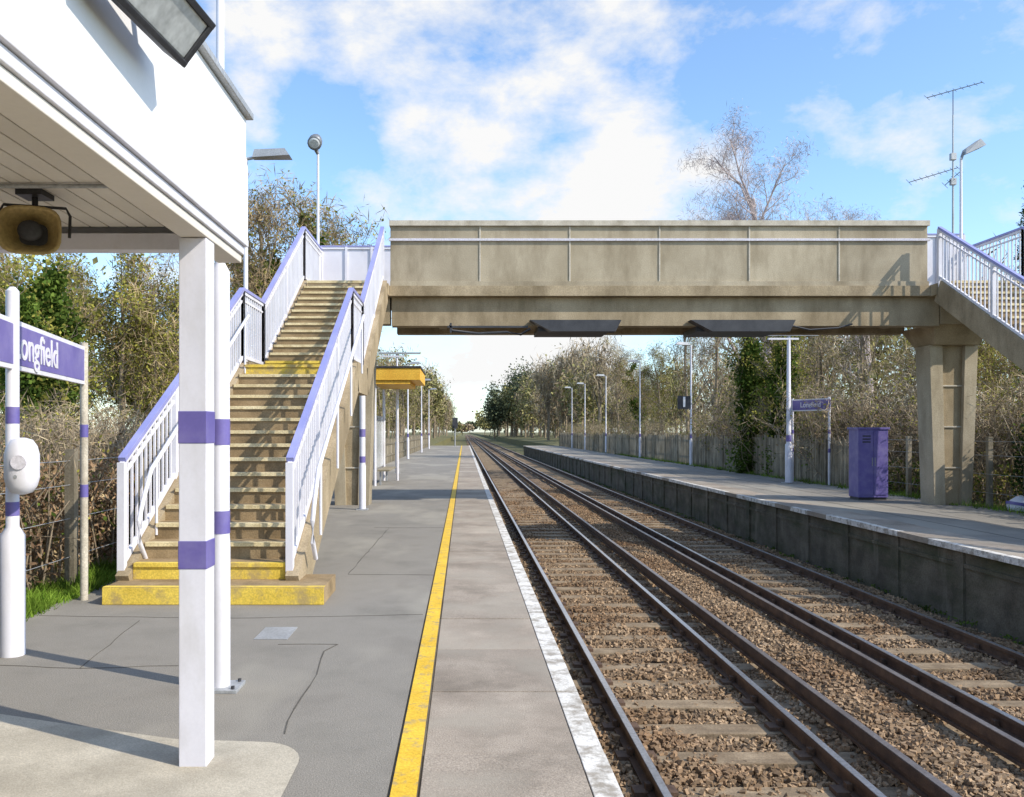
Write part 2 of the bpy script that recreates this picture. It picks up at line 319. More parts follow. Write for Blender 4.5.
def stairs(g,xl,xr):
    g.box(xl-0.10,xr+0.42,G0-0.44,G0+0.3,0,RI,stepm); g.box(xl-0.105,xr+0.425,G0-0.446,G0-0.44,0.004,RI-0.003,yellowstep)
    g.box(xl-0.105,xr+0.425,G0-0.44,G0-0.36,RI,RI+0.004,yellowstep)
    y=G0;z=RI
    for i in range(1,NL+NU):
        z=(i+1)*RI
        deep=GO
        if i+1==NL: deep=1.3
        if i+1==NL+NU: break
        y0=y
        g.box(xl,xr,y0,y0+deep+0.03,z-RI-0.02,z-0.02,stepm)
        g.box(xl,xr,y0-0.018,y0+deep+0.01,z-0.02,z-0.003,stepm)
        yl= i in (1,) or i+1 in (NL,NL+1)
        g.box(xl+0.02,xr-0.02,y0-0.022,y0+0.055,z-0.042,z,yellowstep if yl else nosing)
        if yl: g.box(xl+0.01,xr-0.01,y0-0.004,y0,z-RI,z-0.045,yellowstep)
        y+=deep
    g.box(xl+0.02,xr-0.02,y-0.02,y+0.055,TOPZ-0.05,TOPZ+0.003,nosing)
    P=ypath()[:4]
    for (a,b) in zip(P[:-1],P[1:]):
        g.beam((0.5*(xl+xr),a[0],a[1]-0.33),(0.5*(xl+xr),b[0]+0.02,b[1]-0.33),xr-xl-0.1,0.22,concrete)
        for xs_ in (xl-0.06,xr+0.06):
            g.beam((xs_,a[0],a[1]-0.16),(xs_,b[0],b[1]-0.16),0.13,0.46,concrete)
def column(g,xc,yc,w,ztop):
    def q(x,hw,y0,y1,z): return [(x-hw,y0,z),(x+hw,y0,z),(x+hw,y1,z),(x-hw,y1,z)]
    for s in (-1,1):
        v=q(xc+s*(w/2-0.10),0.12,yc-0.28,yc+0.28,0)+q(xc+s*w/2,0.14,yc-0.3,yc+0.3,ztop)
        g.add(v,BF,panelm)
    g.box(xc-w/2+0.05,xc+w/2-0.05,yc-0.2,yc+0.2,0,ztop,concrete)
    for z in (0.8,1.7,2.6): g.box(xc-w/2+0.06,xc+w/2-0.06,yc-0.23,yc-0.195,z,z+0.03,coping)
    v=[(xc-w/2-0.1,yc-0.42,ztop-0.0),(xc+w/2+0.1,yc-0.42,ztop),(xc+w/2+0.1,yc+0.42,ztop),(xc-w/2-0.1,yc+0.42,ztop),
       (xc-w/2-0.25,yc-0.7,ztop+0.42),(xc+w/2+0.2,yc-0.7,ztop+0.42),(xc+w/2+0.2,yc+0.7,ztop+0.42),(xc-w/2-0.25,yc+0.7,ztop+0.42)]
    g.add(v,BF,concrete)
g=B()
XL,XR=-1.56,9.82; yb0,yb1=18.0,19.95
for y0,y1,f in ((yb0,yb0+0.12,-1),(yb1-0.12,yb1,1)):
    yf=y0 if f<0 else y1
    x=XL; k=0
    while x<XR-0.01:
        x2=min(x+1.9,XR); g.box(x+0.006,x2-0.006,y0,y1,4.79,5.955,panelm); x=x2
    g.box(XL,XR,y0+0.02,y1-0.02,4.685,5.95,concrete,0.5)
    g.box(XL-0.02,XR+0.02,y0-0.06,y1+0.06,5.958,6.07,coping)
    g.box(XL,XR,min(yf,yf+f*0.05)-0.001,max(yf,yf+f*0.05)+0.001,4.686,4.785,panelm)
    x=XL+1.9
    while x<XR-0.1:
        g.box(x-0.016,x+0.016,min(yf,yf+f*0.018),max(yf,yf+f*0.018),4.79,5.95,coping); x+=1.9
    g.box(XL-0.03,XR+0.03,min(yf+f*0.0,yf+f*0.05),max(yf+f*0.0,yf+f*0.05),5.64,5.69,palem)
g.box(XL-0.01,XR+0.01,yb0-0.09,yb1+0.09,4.47,4.683,concrete)
for y0 in (yb0+0.10,yb1-0.42):
    g.box(XL+0.02,XR+0.3,y0,y0+0.32,3.86,4.468,concrete)
g.box(XL+0.02,XR+0.3,yb0+0.43,yb1-0.43,4.25,4.467,concrete)
for x in np.arange(XL+1,XR,2.0): g.box(x,x+0.18,yb0+0.43,yb1-0.43,3.95,4.26,concrete)
g.box(-3.36,XL-0.015,17.68,yb1+0.08,4.46,TOPZ,concrete); g.box(XR+0.015,11.85,17.68,yb1+0.08,4.46,TOPZ,concrete)
g.box(-3.30,XL-0.02,18.1,18.45,3.9,4.458,concrete); g.box(XR+0.32,11.8,18.1,18.45,3.9,4.458,concrete)
stairs(g,-3.24,-1.72); stairs(g,9.98,11.54)
column(g,-2.45,18.85,0.7,3.5); column(g,10.72,18.9,0.78,3.5)
P=ypath()
railing(g,-3.34,P); railing(g,-1.70,P[:4]); railing(g,9.90,P[:4]); railing(g,11.66,P)
for x0,x1 in ((-3.34,XL),(XR,11.66)):
    m=3; w=(x1-x0)/m; zt=TOPZ+(1.22 if x0<0 else 1.5)
    for i in range(m):
        g.box(x0+i*w+0.03,x0+(i+1)*w-0.03,yb1-0.10,yb1-0.08,TOPZ+0.1,zt-0.06,white)
    for i in range(m+1): g.box(x0+i*w-0.028,x0+i*w+0.028,yb1-0.14,yb1-0.04,TOPZ-0.1,zt,white)
    g.box(x0,x1,yb1-0.13,yb1-0.05,zt-0.055,zt-0.004,white); g.box(x0,x1,yb1-0.14,yb1-0.04,zt-0.002,zt+0.03,bluerail)
pitch=(NL*RI-0.17)/(15*GO)
for X in (-3.22,-1.50):
    pts=[(X,G0+yy,0.17+yy*pitch+0.80) for yy in (4.4,3,2,1,0.45)]+[(X,G0+0.22,0.90),(X,G0+0.12,0.72),(X,G0+0.14,0.5),(X,G0+0.30,0.32)]
    g.tube(pts,0.024,8,white)
    for yy in (0.6,1.8,3.0,4.2): g.tube([(X,G0+yy,0.17+yy*pitch+0.80),(X,G0+yy,0.17+yy*pitch+0.03)],0.016,6,white)
g.obj('footbridge',0.006)
g=B()
for x0,x1 in ((1.38,3.3),(4.75,6.95)):
    v=[(x0+0.45,17.80,3.71),(x1-0.12,17.80,3.71),(x1-0.12,18.09,3.71),(x0+0.45,18.09,3.71),(x0,17.80,3.95),(x1,17.80,3.95),(x1,18.09,3.95),(x0,18.09,3.95)]
    g.add(v,BF,darkm); g.box(x0+0.2,x1-0.2,18.1,19.2,3.74,3.85,darkm)
g.tube([(-0.3,17.95,3.86),(-0.25,17.95,3.74),(0.3,17.95,3.68),(0.9,17.95,3.71),(1.2,17.95,3.66),(1.4,17.95,3.78)],0.03,6,darkm)
g.box(-0.35,1.35,17.92,17.98,3.80,3.84,darkm); g.box(-0.3,-0.26,17.92,17.98,3.7,3.9,darkm)
g.tube([(6.9,17.95,3.85),(7.3,17.95,3.76),(7.9,17.95,3.80),(8.2,17.95,3.88)],0.02,6,darkm)
g.obj('bridge_cable_tray')
# ------------------------------------------------------------ canopy building
g=B()
FX=-1.205; YE=4.70
g.box(FX-0.03,FX,-5,YE,2.665,3.33,fasciam); g.box(-4.6,FX-0.031,YE-0.03,YE-0.001,2.665,3.33,fasciam)
g.box(-4.6,FX+0.035,-5,YE+0.03,3.333,3.37,greymet)
g.box(FX-0.10,FX+0.012,-5,YE+0.01,2.622,2.662,white); g.box(FX-0.16,FX-0.006,-5,YE-0.01,2.575,2.619,white); g.box(FX-0.15,FX-0.02,-5,YE-0.02,2.53,2.572,soffit); g.box(FX-0.30,FX-0.20,-5,YE-0.1,2.64,2.68,greymet)
g.box(-4.5,FX-0.17,YE-0.13,YE-0.04,2.58,2.67,white)
x=-4.5
while x<FX-0.12:
    g.box(x,x+0.092,-5,YE-0.14,2.70,2.72,soffit); x+=0.1
g.box(-4.55,FX-0.035,-5,YE-0.035,2.722,2.74,darkm)
g.tube([(-4.5,3.75,2.685),(-1.4,3.75,2.685)],0.011,6,greymet)
for (xx,yy) in ((-1.295,4.12),(-1.295,0.3),(-1.295,-3.5)):
    g.box(xx-0.066,xx+0.066,yy-0.066,yy+0.066,0.0,2.527,white); g.box(xx-0.069,xx+0.069,yy-0.069,yy+0.069,1.545,1.70,purple); g.box(xx-0.069,xx+0.069,yy-0.069,yy+0.069,0.945,1.08,purple)
g.obj('station_canopy',0.004)
e=bpy.data.objects.new('station_building',None); scene.collection.objects.link(e)
g=B(); g.box(-9,-4.7,-8,3.0,-0.1,3.3,brick); o=g.obj('walls'); o.parent=e
g=B(); g.box(-9.2,-4.62,-8.2,3.2,3.38,3.5,greymet); o=g.obj('roof',0.01); o.parent=e
g=B(); g.box(-4.7,-4.66,-1,0,0,2.1,purple); g.box(-4.7,-4.66,1.0,2.2,0.9,2.0,darkm); g.box(-4.7,-4.64,0.93,2.27,0.83,0.9,white); g.box(-4.7,-4.64,0.93,2.27,2.0,2.07,white); o=g.obj('door_and_window'); o.parent=e
g=B(); X0,Y0=-1.52,5.30
g.tube([(X0,Y0,0.02),(X0,Y0,0.9),(X0,Y0,0.96),(X0,Y0,2.6),(X0,Y0,2.66),(X0,Y0,5.6)],[0.062,0.062,0.058,0.058,0.026,0.024],16,white)
g.tube([(X0,Y0,1.52),(X0,Y0,1.68)],0.0605,16,purple); g.tube([(X0,Y0,0.97),(X0,Y0,1.11)],0.0605,16,purple)
g.box(X0-0.12,X0+0.13,Y0-0.11,Y0+0.11,0,0.022,greymet); g.tube([(X0,Y0,5.55),(X0+0.4,Y0,5.7)],0.02,8,white)
g.box(X0+0.3,X0+0.8,Y0-0.09,Y0+0.09,5.68,5.75,greymet)
for a_ in (-0.09,0.1):
    for b_ in (-0.08,0.08): g.tube([(X0+a_,Y0+b_,0.02),(X0+a_,Y0+b_,0.04)],0.012,6,darkm)
g.obj('lamp_post',0.003)
# flood light on fascia
g=B()
c=np.array([-1.04,2.86,3.06])
U=np.array([0.10,1,0.0]);U/=np.linalg.norm(U);Nn=np.array([0.72,-0.35,-0.60]);Nn-=U*Nn.dot(U);Nn/=np.linalg.norm(Nn);Vv=np.cross(Nn,U)
def fl(u,v,w): return c+u*U+v*Vv+w*Nn
def obox(u0,u1,v0,v1,w0,w1,m):
    g.add([fl(u0,v0,w0),fl(u1,v0,w0),fl(u1,v1,w0),fl(u0,v1,w0),fl(u0,v0,w1),fl(u1,v0,w1),fl(u1,v1,w1),fl(u0,v1,w1)],BF,m)
obox(-0.34,0.34,-0.10,0.10,-0.09,0.0,darkm); obox(-0.31,0.31,-0.075,0.075,0.001,0.012,lensm)
for s in (-0.325,0.325): obox(s-0.015,s+0.015,-0.10,0.10,0.001,0.02,darkm)
for s in (-0.088,0.088): obox(-0.34,0.34,s-0.012,s+0.012,0.0015,0.021,darkm)
g.beam((FX,2.7,3.15),tuple(fl(-0.15,0,-0.09)),0.04,0.04,darkm); g.beam((FX,3.08,3.15),tuple(fl(0.2,0,-0.09)),0.04,0.04,darkm)
g.obj('floodlight',0.004)
# loudspeaker horn
g=B(); cx,cy,cz=PX(35,3.9),3.9,PZ(236,3.9)
dx,dy=0.28,-0.96
sx,sy=-dy,dx
def ring(t,a,b,k=24,p=0.6):
    q=[]
    for i in range(k):
        th=2*math.pi*i/k; cc,ss=math.cos(th),math.sin(th)
        u=a*abs(cc)**p*(1 if cc>=0 else -1); w_=b*abs(ss)**p*(1 if ss>=0 else -1)
        q.append((cx+dx*t+sx*u,cy+dy*t+sy*u,cz+w_))
    return q
def loft(rings,m):
    k=len(rings[0]); v=[p for r_ in rings for p in r_]; i=np.arange(k); j=(i+1)%k
    f=np.concatenate([np.stack([r_*k+i,r_*k+j,(r_+1)*k+j,(r_+1)*k+i],1) for r_ in range(len(rings)-1)]); g.add(v,f,m,None,True)
loft([ring(-0.10,0.03,0.03),ring(-0.09,0.06,0.055),ring(0.0,0.085,0.07),ring(0.08,0.122,0.10),ring(0.12,0.132,0.11),ring(0.125,0.129,0.107),ring(0.115,0.117,0.095)],hornm)
loft([ring(0.115,0.117,0.095),ring(0.08,0.09,0.07),ring(0.03,0.06,0.05)],hornm); loft([ring(0.03,0.06,0.05),ring(0.028,0.001,0.001)],darkm)
loft([ring(0.04,0.02,0.02,p=1),ring(0.10,0.05,0.045,p=1),ring(0.112,0.052,0.047,p=1),ring(0.12,0.03,0.028,p=1),ring(0.122,0.001,0.001,p=1)],darkm)
pts=[(cx+sx*0.145*a,cy+sy*0.145*a,cz+b) for a,b in ((-1,0),(-1.02,0.10),(-0.9,0.135),(0.9,0.135),(1.02,0.10),(1,0))]
g.tube(pts,0.007,6,darkm); g.tube([(cx,cy,cz+0.135),(cx,cy,2.69)],0.014,8,darkm)
g.box(cx-0.06,cx+0.06,cy-0.06,cy+0.06,2.675,2.70,darkm)
g.tube([(cx-0.5,cy+0.1,2.685),(cx-0.25,cy+0.1,2.67),(cx-0.14,cy+0.05,2.60),(cx-0.05,cy+0.1,cz+0.03)],0.006,6,darkm)
g.obj('loudspeaker')
# ------------------------------------------------------------ name signs
def text(name,body,size,loc,rot,mat,parent,ext=0.003,off=0.004):
    cu=bpy.data.curves.new(name,'FONT'); cu.body=body; cu.size=size; cu.extrude=ext; cu.align_x='CENTER'; cu.align_y='CENTER'; cu.offset=off
    cu.materials.append(mat); o=bpy.data.objects.new(name,cu); scene.collection.objects.link(o); o.location=loc; o.rotation_euler=rot; o.parent=parent; return o
def namesign(p0,p1,ext0,zb,zt,thick=True,sgn=1):
    e=bpy.data.objects.new('station_name_sign',None); scene.collection.objects.link(e)
    g=B(); (x0,y0),(x1,y1)=p0,p1
    d=np.array([x1-x0,y1-y0]);L=np.linalg.norm(d);d/=L; nrm=np.array([d[1],-d[0]])*sgn
    for i,(x,y) in enumerate((p0,p1)):
        if i==0 and thick:
            g.tube([(x,y,0),(x,y,0.03),(x,y,0.86),(x,y,0.92),(x,y,zt+0.20)],[0.085,0.085,0.085,0.045,0.045],16,white)
            g.tube([(x,y,zt+0.20),(x,y,zt+0.23)],[0.045,0.02],16,white)
            g.tube([(x,y,1.66),(x,y,1.78)],0.0465,16,purple); g.tube([(x,y,1.0),(x,y,1.1)],0.0465,16,purple)
        else:
            g.tube([(x,y,0),(x,y,zt+0.04)],0.036,12,white if not thick else coping); g.tube([(x,y,0.98),(x,y,1.1)],0.0375,12,purple); g.tube([(x,y,1.55),(x,y,1.67)],0.0375,12,purple)
    o=g.obj('posts'); o.parent=e
    g=B(); off=nrm*(0.06 if not thick else 0.0)
    a=np.array([x0,y0])-d*ext0+off; b=np.array([x1,y1])+off-d*0.04
    zc=(zb+zt)/2;h=zt-zb
    g.beam((a[0],a[1],zc),(b[0],b[1],zc),0.03,h,white); 
    g.beam((a[0]+nrm[0]*0.004,a[1]+nrm[1]*0.004,zc),(b[0]+nrm[0]*0.004-d[0]*0.03,b[1]+nrm[1]*0.004-d[1]*0.03,zc),0.03,h-0.07,purple)
    o=g.obj('board',0.003); o.parent=e
    m=(a+b)/2
    ang=math.atan2(d[1],d[0])
    if sgn<0: ang+=math.pi
    return e,m,nrm,ang,zc
e,m,nrm,ang,zc=namesign((-3.24,6.1),(-3.62,8.1),0.9,2.05,2.41)
d=np.array([math.cos(ang),math.sin(ang)])
mm=np.array([-3.24,6.1])+d*0.52+nrm*0.021
text('lettering','Longfield',0.31,(mm[0],mm[1],zc),(math.radians(90),0,ang),white,e)
e,m,nrm,ang,zc=namesign((11.0,25.6),(10.4,26.9),0.1,2.25,2.62,False,-1)
text('lettering','Longfield',0.22,(m[0]+nrm[0]*0.022,m[1]+nrm[1]*0.022,zc),(math.radians(90),0,ang),white,e)
# help point
g=B(); hx,hy,hz=-3.11,6.0,1.36
g.tube([(hx,hy-0.02,hz-0.20),(hx,hy-0.02,hz-0.185),(hx,hy-0.02,hz-0.14),(hx,hy-0.02,hz-0.08),(hx,hy-0.02,hz+0.08),(hx,hy-0.02,hz+0.14),(hx,hy-0.02,hz+0.185),(hx,hy-0.02,hz+0.20)],[0.02,0.07,0.10,0.115,0.115,0.10,0.07,0.02],20,white)
g.tube([(hx+0.03,hy-0.115,hz+0.03),(hx+0.035,hy-0.14,hz+0.03)],0.05,16,palem); g.tube([(hx+0.01,hy-0.11,hz-0.07),(hx+0.012,hy-0.135,hz-0.07)],0.014,12,greymet)
g.box(hx-0.12,hx-0.04,hy+0.02,hy+0.08,hz-0.06,hz+0.06,greymet)
g.obj('help_point')
# ------------------------------------------------------------ lamp posts
def lamp(x,y,z0,zt,style='arm',side=1,r=0.05,band=True):
    g=B()
    g.tube([(x,y,z0),(x,y,z0+1.2),(x,y,z0+1.25),(x,y,zt)],[r*1.25,r*1.2,r*0.8,r*0.6],12,white)
    g.box(x-r*2,x+r*2,y-r*2,y+r*2,z0,z0+0.02,greymet)
    if band and z0<1: g.tube([(x,y,1.3),(x,y,1.5)],r*0.9,12,purple)
    if style=='arm':
        g.tube([(x,y,zt-0.02),(x+side*0.35,y,zt+0.04)],r*0.5,8,greymet)
        v=[(x+side*0.12,y-0.08,zt-0.01),(x+side*0.75,y-0.14,zt+0.01),(x+side*0.75,y+0.14,zt+0.01),(x+side*0.12,y+0.08,zt-0.01),
           (x+side*0.15,y-0.05,zt+0.13),(x+side*0.66,y-0.08,zt+0.14),(x+side*0.66,y+0.08,zt+0.14),(x+side*0.15,y+0.05,zt+0.13)]
        g.add(v,BF if side>0 else BF[:,::-1],greymet)
    elif style=='ball':
        g.tube([(x,y,zt-0.06),(x-side*0.03,y-0.02,zt+0.02),(x-side*0.05,y-0.05,zt+0.10)],[0.03,0.05,0.04],8,darkgrey)
        c=(x-side*0.04,y-0.1,zt+0.22)
        g.tube([(c[0]-0.02,c[1]+0.2,c[2]+0.12),(c[0],c[1]+0.1,c[2]+0.08),(c[0],c[1],c[2]),(c[0],c[1]-0.14,c[2]-0.10),(c[0],c[1]-0.16,c[2]-0.11)],[0.05,0.12,0.16,0.165,0.13],14,darkgrey)
        g.tube([(c[0],c[1]-0.162,c[2]-0.111),(c[0],c[1]-0.18,c[2]-0.125)],[0.13,0.10],14,lensm)
    elif style=='hook':
        g.tube([(x,y,zt-0.05),(x+side*0.05,y,zt+0.1),(x+side*0.25,y-0.02,zt+0.25)],0.03,8,darkgrey)
        v=[(x+side*0.05,y-0.12,zt+0.06),(x+side*0.5,y-0.15,zt+0.26),(x+side*0.5,y+0.15,zt+0.26),(x+side*0.05,y+0.12,zt+0.06),
           (x+side*0.08,y-0.08,zt+0.2),(x+side*0.40,y-0.1,zt+0.42),(x+side*0.40,y+0.1,zt+0.42),(x+side*0.08,y+0.08,zt+0.2)]
        g.add(v,BF if side>0 else BF[:,::-1],greymet)
    elif style=='tee':
        g.box(x-0.7,x+0.9,y-0.09,y+0.09,zt,zt+0.06,greymet); g.box(x-0.65,x+0.3,y-0.05,y+0.05,zt-0.12,zt-0.06,white)
    g.obj('lamp_post')
lamp(-3.62,14.1,0,PZ(158,14.1),'arm',1,0.055)
lamp(PX(318,19.7),19.7,TOPZ-0.2,PZ(152,19.7),'ball',1,0.045)
lamp(PX(961,19.7),19.7,TOPZ-0.2,PZ(158,19.7),'hook',1,0.045)
lamp(10.2,26.7,0,PZ(336,26.7),'tee',1,0.09)
for px_,tp in ((691,345),(640,362),(606,376),(585,384),(572,388)):
    D=10.9*850/(px_-464); lamp(10.9,D,0,PZ(tp,D),'arm',-1,0.06)
lamp(-2.6,33,0,PZ(354,33),'tee',1,0.06)
for D in (50,66,80): lamp(-3.3,D,0,5.6,'arm',1,0.06)
e=bpy.data.objects.new('platform_number_sign',None); scene.collection.objects.link(e)
g=B(); D1=40.6; g.box(PX(677,D1),PX(690,D1),D1-0.12,D1-0.08,PZ(409,D1),PZ(396,D1),darkm); g.box(PX(690,D1)-0.02,10.88,D1-0.12,D1-0.08,2.9,2.98,greymet); o=g.obj('board'); o.parent=e
text('numeral','1',0.66,(PX(683.5,D1),D1-0.13,PZ(402.5,D1)),(math.radians(90),0,0),fasciam,e,off=0.02)
g=B(); g.box(9.28,9.98,20.0,20.5,0.06,1.66,purple); g.box(9.25,10.01,19.97,20.53,1.66,1.71,purple); g.box(9.30,9.96,20.03,20.48,0,0.06,darkm)
for x0,x1 in ((9.31,9.62),(9.64,9.95)): g.box(x0,x1,19.985,20.0,0.12,1.62,purple)
g.box(9.59,9.605,19.97,19.985,0.8,1.0,greymet); g.box(9.655,9.67,19.97,19.985,0.8,1.0,greymet)
for z in (1.35,1.42,1.49): g.box(9.37,9.56,19.978,19.985,z,z+0.03,darkm)
g.obj('platform_cabinet',0.008)
g=B(); D=25
xa,xb=PX(371,D),PX(420,D)
g.box(xa,xb,D,D+3.2,PZ(380,D),PZ(368,D),orange); g.box(xa-0.03,xb+0.03,D-0.03,D+3.25,PZ(368,D)+0.002,PZ(366,D),darkm); g.box(xa+0.05,xb-0.3,D+0.05,D+3.0,PZ(384,D),PZ(380,D)-0.002,orange)
for x_,y_ in ((xa+0.1,D+0.15),(xa+0.1,D+3.0),(xb-0.9,D+3.0)):
    g.tube([(x_,y_,0),(x_,y_,PZ(384,D))],0.045,10,white)
g.box(xa+0.05,xa+0.08,D+0.2,D+3,0.5,2.1,lensm)
g.box(xa+0.15,xa+0.5,D+0.4,D+2.8,0.42,0.47,woodf); g.box(xa+0.2,xa+0.25,D+0.5,D+0.55,0,0.42,greymet); g.box(xa+0.2,xa+0.25,D+2.6,D+2.65,0,0.42,greymet)
g.obj('platform_shelter',0.005)
g=B(); x_,y_=PX(363,17.6),17.5
g.tube([(x_,y_,0),(x_,y_,0.9),(x_,y_,0.95),(x_,y_,3.9)],[0.07,0.07,0.06,0.06],12,white); g.tube([(x_,y_,1.5),(x_,y_,1.66)],0.063,12,purple); g.tube([(x_,y_,0.97),(x_,y_,1.1)],0.063,12,purple); g.box(x_-0.12,x_+0.12,y_-0.12,y_+0.12,0,0.02,greymet)
g.obj('support_post')
g=B(); D=95; x_=-1.0
g.tube([(x_,D,-0.3),(x_,D,2.6)],0.07,8,greymet); g.box(x_-0.3,x_+0.3,D-0.1,D+0.1,2.0,3.2,darkm); g.tube([(x_,D-0.3,2.3),(x_,D-0.1,2.3)],0.12,10,darkm); g.obj('railway_signal')
g=B(); D=26; x_=PX(953,D)
g.tube([(x_,D,0),(x_,D,PZ(115,D))],[0.06,0.02],8,greymet)
def yagi(x,y,z,L,a,tilt=0.25,n=9):
    dx=math.cos(a);dz=tilt
    g.tube([(x-dx*L*0.5,y,z-dz*L*0.5),(x+dx*L*0.5,y,z+dz*L*0.5)],0.012,6,darkm)
    for i in range(n):
        t=-0.5+i/(n-1); h=0.16 if i else 0.26
        g.tube([(x+dx*L*t,y-h*0.6,z+dz*L*t-h*0.5),(x+dx*L*t,y+h*0.6,z+dz*L*t+h*0.5)],0.007,4,darkm)
yagi(x_-0.6,D,PZ(175,D),1.5,0.0,0.3); yagi(x_+0.0,D,PZ(178,D),0.5,0.0,0.9,5); yagi(x_+0.05,D,PZ(90,D)+0.0,1.7,0,0.28)
g.tube([(x_,D,PZ(116,D)),(x_,D,PZ(90,D))],0.012,6,darkm)
for z in (PZ(185,D),PZ(160,D)): g.box(x_-0.08,x_+0.08,D-0.06,D+0.06,z,z+0.2,greymet)
g.obj('tv_aerial_mast')
g=B(); g.tube([(11.3,17.3,0.0),(11.3,17.3,0.08),(11.32,17.3,0.22),(11.3,17.32,0.3)],[0.2,0.24,0.18,0.05],10,white); g.tube([(11.3,17.3,0.1),(11.31,17.3,0.16)],0.245,10,purple); g.obj('grit_bag')
# ------------------------------------------------------------ fences
def paling(name,X,y0,y1,h,mat,step=0.13,zb=0):
    g=B(); y=y0
    while y<y1:
        hh=h*(0.92+0.13*random.random()); tl=random.uniform(-0.012,0.012)
        g.beam((X+tl,y+step/2,zb-0.05),(X-tl,y+step/2+tl,zb+hh),0.022,step-0.03,mat,up=(0,1,0)); y+=step
    for z in (0.35,h-0.3): g.box(X+0.02,X+0.06,y0,y1,zb+z,zb+z+0.08,mat)
    y=y0
    while y<y1: g.box(X-0.07,X+0.05,y-0.05,y+0.05,zb-0.1,zb+h+0.12,woodf); y+=2.6
    g.obj(name)
paling('wooden_fence',11.15,23.5,99,1.45,woodf); paling('wooden_fence',-3.98,24,99,1.25,woodf)
g=B()
for y in (5.2,7.1,8.9,10.8,12.7,14.6,16.6,19,21.4):
    g.box(-4.16,-4.06,y-0.05,y+0.05,-0.1,1.42,woodf)
for z in (0.3,0.7,1.05,1.3): g.tube([(-4.10,4,z),(-4.10,24,z)],0.004,4,greymet)
g.obj('wire_fence')
g=B()
for y in (12,14.0,16.1,18.2,21.5): g.box(11.2,11.3,y-0.05,y+0.05,-0.1,1.5,woodf)
for z in (0.3,0.7,1.1,1.4): g.tube([(11.19,9,z),(11.19,23.5,z)],0.004,4,greymet)
g.obj('wire_fence')
# ------------------------------------------------------------ vegetation
def tree(seed,H,r0,spread=0.5,levels=4,nch=(10,6,5,4),leaf=(0,0.1,None),ivy=0,barkmat=bark,start=0.25,upw=0.35,ivyh=0.8,twig=None,lenf=(0.42,0.55,0.55,0.6),leafrad=0.25):
    r=np.random.default_rng(seed); g=B(); tips=[];trunkpts=[]
    def br(p,d,L,rad,lv):
        k=5 if lv==0 else (4 if lv==1 else 3)
        pts=[p];dd=d.copy()
        for i in range(k):
            dd=dd+r.normal(size=3)*(0.05 if lv==0 else 0.16); dd[2]+=0.06 if lv else 0.0; dd/=np.linalg.norm(dd)
            pts.append(pts[-1]+dd*L/k)
        pts=np.array(pts)
        rads=np.linspace(rad,rad*(0.35 if lv<levels-1 else 0.3),k+1)
        g.tube(pts,rads,(8,5,4,3,3)[lv],barkmat,cap=False)
        if lv<=1: trunkpts.append((pts,rads,lv))
        if lv>=levels-2: tips.append(pts[1:])
        if lv<levels-1:
            n=nch[lv]
            for i in range(n):
                t=(start if lv==0 else 0.25)+(1-(start if lv==0 else 0.25))*(i+r.random()*0.8)/n
                t=min(t,0.99); x=t*k; a=int(x); q=pts[a]+(pts[a+1]-pts[a])*(x-a)
                dl=pts[a+1]-pts[a]; dl/=np.linalg.norm(dl)
                perp=np.cross(dl,r.normal(size=3)); perp/=np.linalg.norm(perp)
                nd=dl*(1-spread)+perp*spread*1.1; nd[2]+=upw*(0.6 if lv==0 else 0.25); nd/=np.linalg.norm(nd)
                shr=(1.0-0.55*t) if lv==0 else (1.0-0.35*t)
                br(q,nd,L*lenf[lv]*shr*(0.75+0.5*r.random()),max(rads[a]*0.5,0.006),lv+1)
    br(np.array([0,0,-0.1]),np.array([r.normal()*0.05,r.normal()*0.05,1.0]),H*0.82,r0,0)
    T=np.concatenate(tips)
    if leaf[0]:
        idx=r.integers(0,len(T),leaf[0]); c=T[idx]+r.normal(size=(leaf[0],3))*leafrad
        g.leaves(c,leaf[1],leaf[2],r,0.65)
    if twig:
        idx=r.integers(0,len(T),twig[0]); c=T[idx]+r.normal(size=(twig[0],3))*twig[3]
        g.leaves(c,twig[1],twig[2],r,0.06,upb=0.4)
    if ivy:
        tot=sum(1 if lv==0 else 0.12 for _,_,lv in trunkpts)
        for pts,rads,lv in trunkpts:
            n=int(ivy*(1 if lv==0 else 0.12)/tot); t=r.random(n)*(ivyh if lv==0 else 0.5)*(len(pts)-1); a=t.astype(int); a=np.minimum(a,len(pts)-2)
            c=pts[a]+(pts[a+1]-pts[a])*(t-a)[:,None]
            rr=(0.55 if lv==0 else 0.3)*(0.6+0.5*np.sin(t*4+seed))
            c+=r.normal(size=(n,3))*rr[:,None]*0.6
            g.leaves(c,0.13,L_ivy,r,0.8)
    return g.mesh('tree')
m_pale=tree(1,15,0.28,0.5,5,(13,6,5,4),barkmat=barkp,twig=(16000,0.26,L_pale,0.22),upw=0.8,lenf=(0.5,0.55,0.55,0.55))
m_bare=tree(2,11,0.16,0.45,4,(11,6,6),twig=(5500,0.4,L_brown,0.28),leaf=(900,0.10,L_yg),upw=0.8)
m_bare2=tree(12,11,0.14,0.42,5,(9,5,4,3),twig=(3000,0.4,L_farb,0.28),leaf=(1800,0.08,L_yg),upw=0.9,start=0.2)
m_bareivy=tree(3,11,0.18,0.5,4,(11,6,5),twig=(3500,0.4,L_brown,0.28),leaf=(1500,0.11,L_yg),ivy=12000,upw=0.6)
m_yg=tree(4,7,0.11,0.55,4,(13,7,5),leaf=(8000,0.09,L_yg),twig=(4000,0.35,L_brown,0.2),start=0.12,upw=0.5,leafrad=0.2)
m_ivy=tree(5,7,0.14,0.5,4,(9,5,4),leaf=(1500,0.10,L_yg),ivy=15000,ivyh=0.95,upw=0.5)
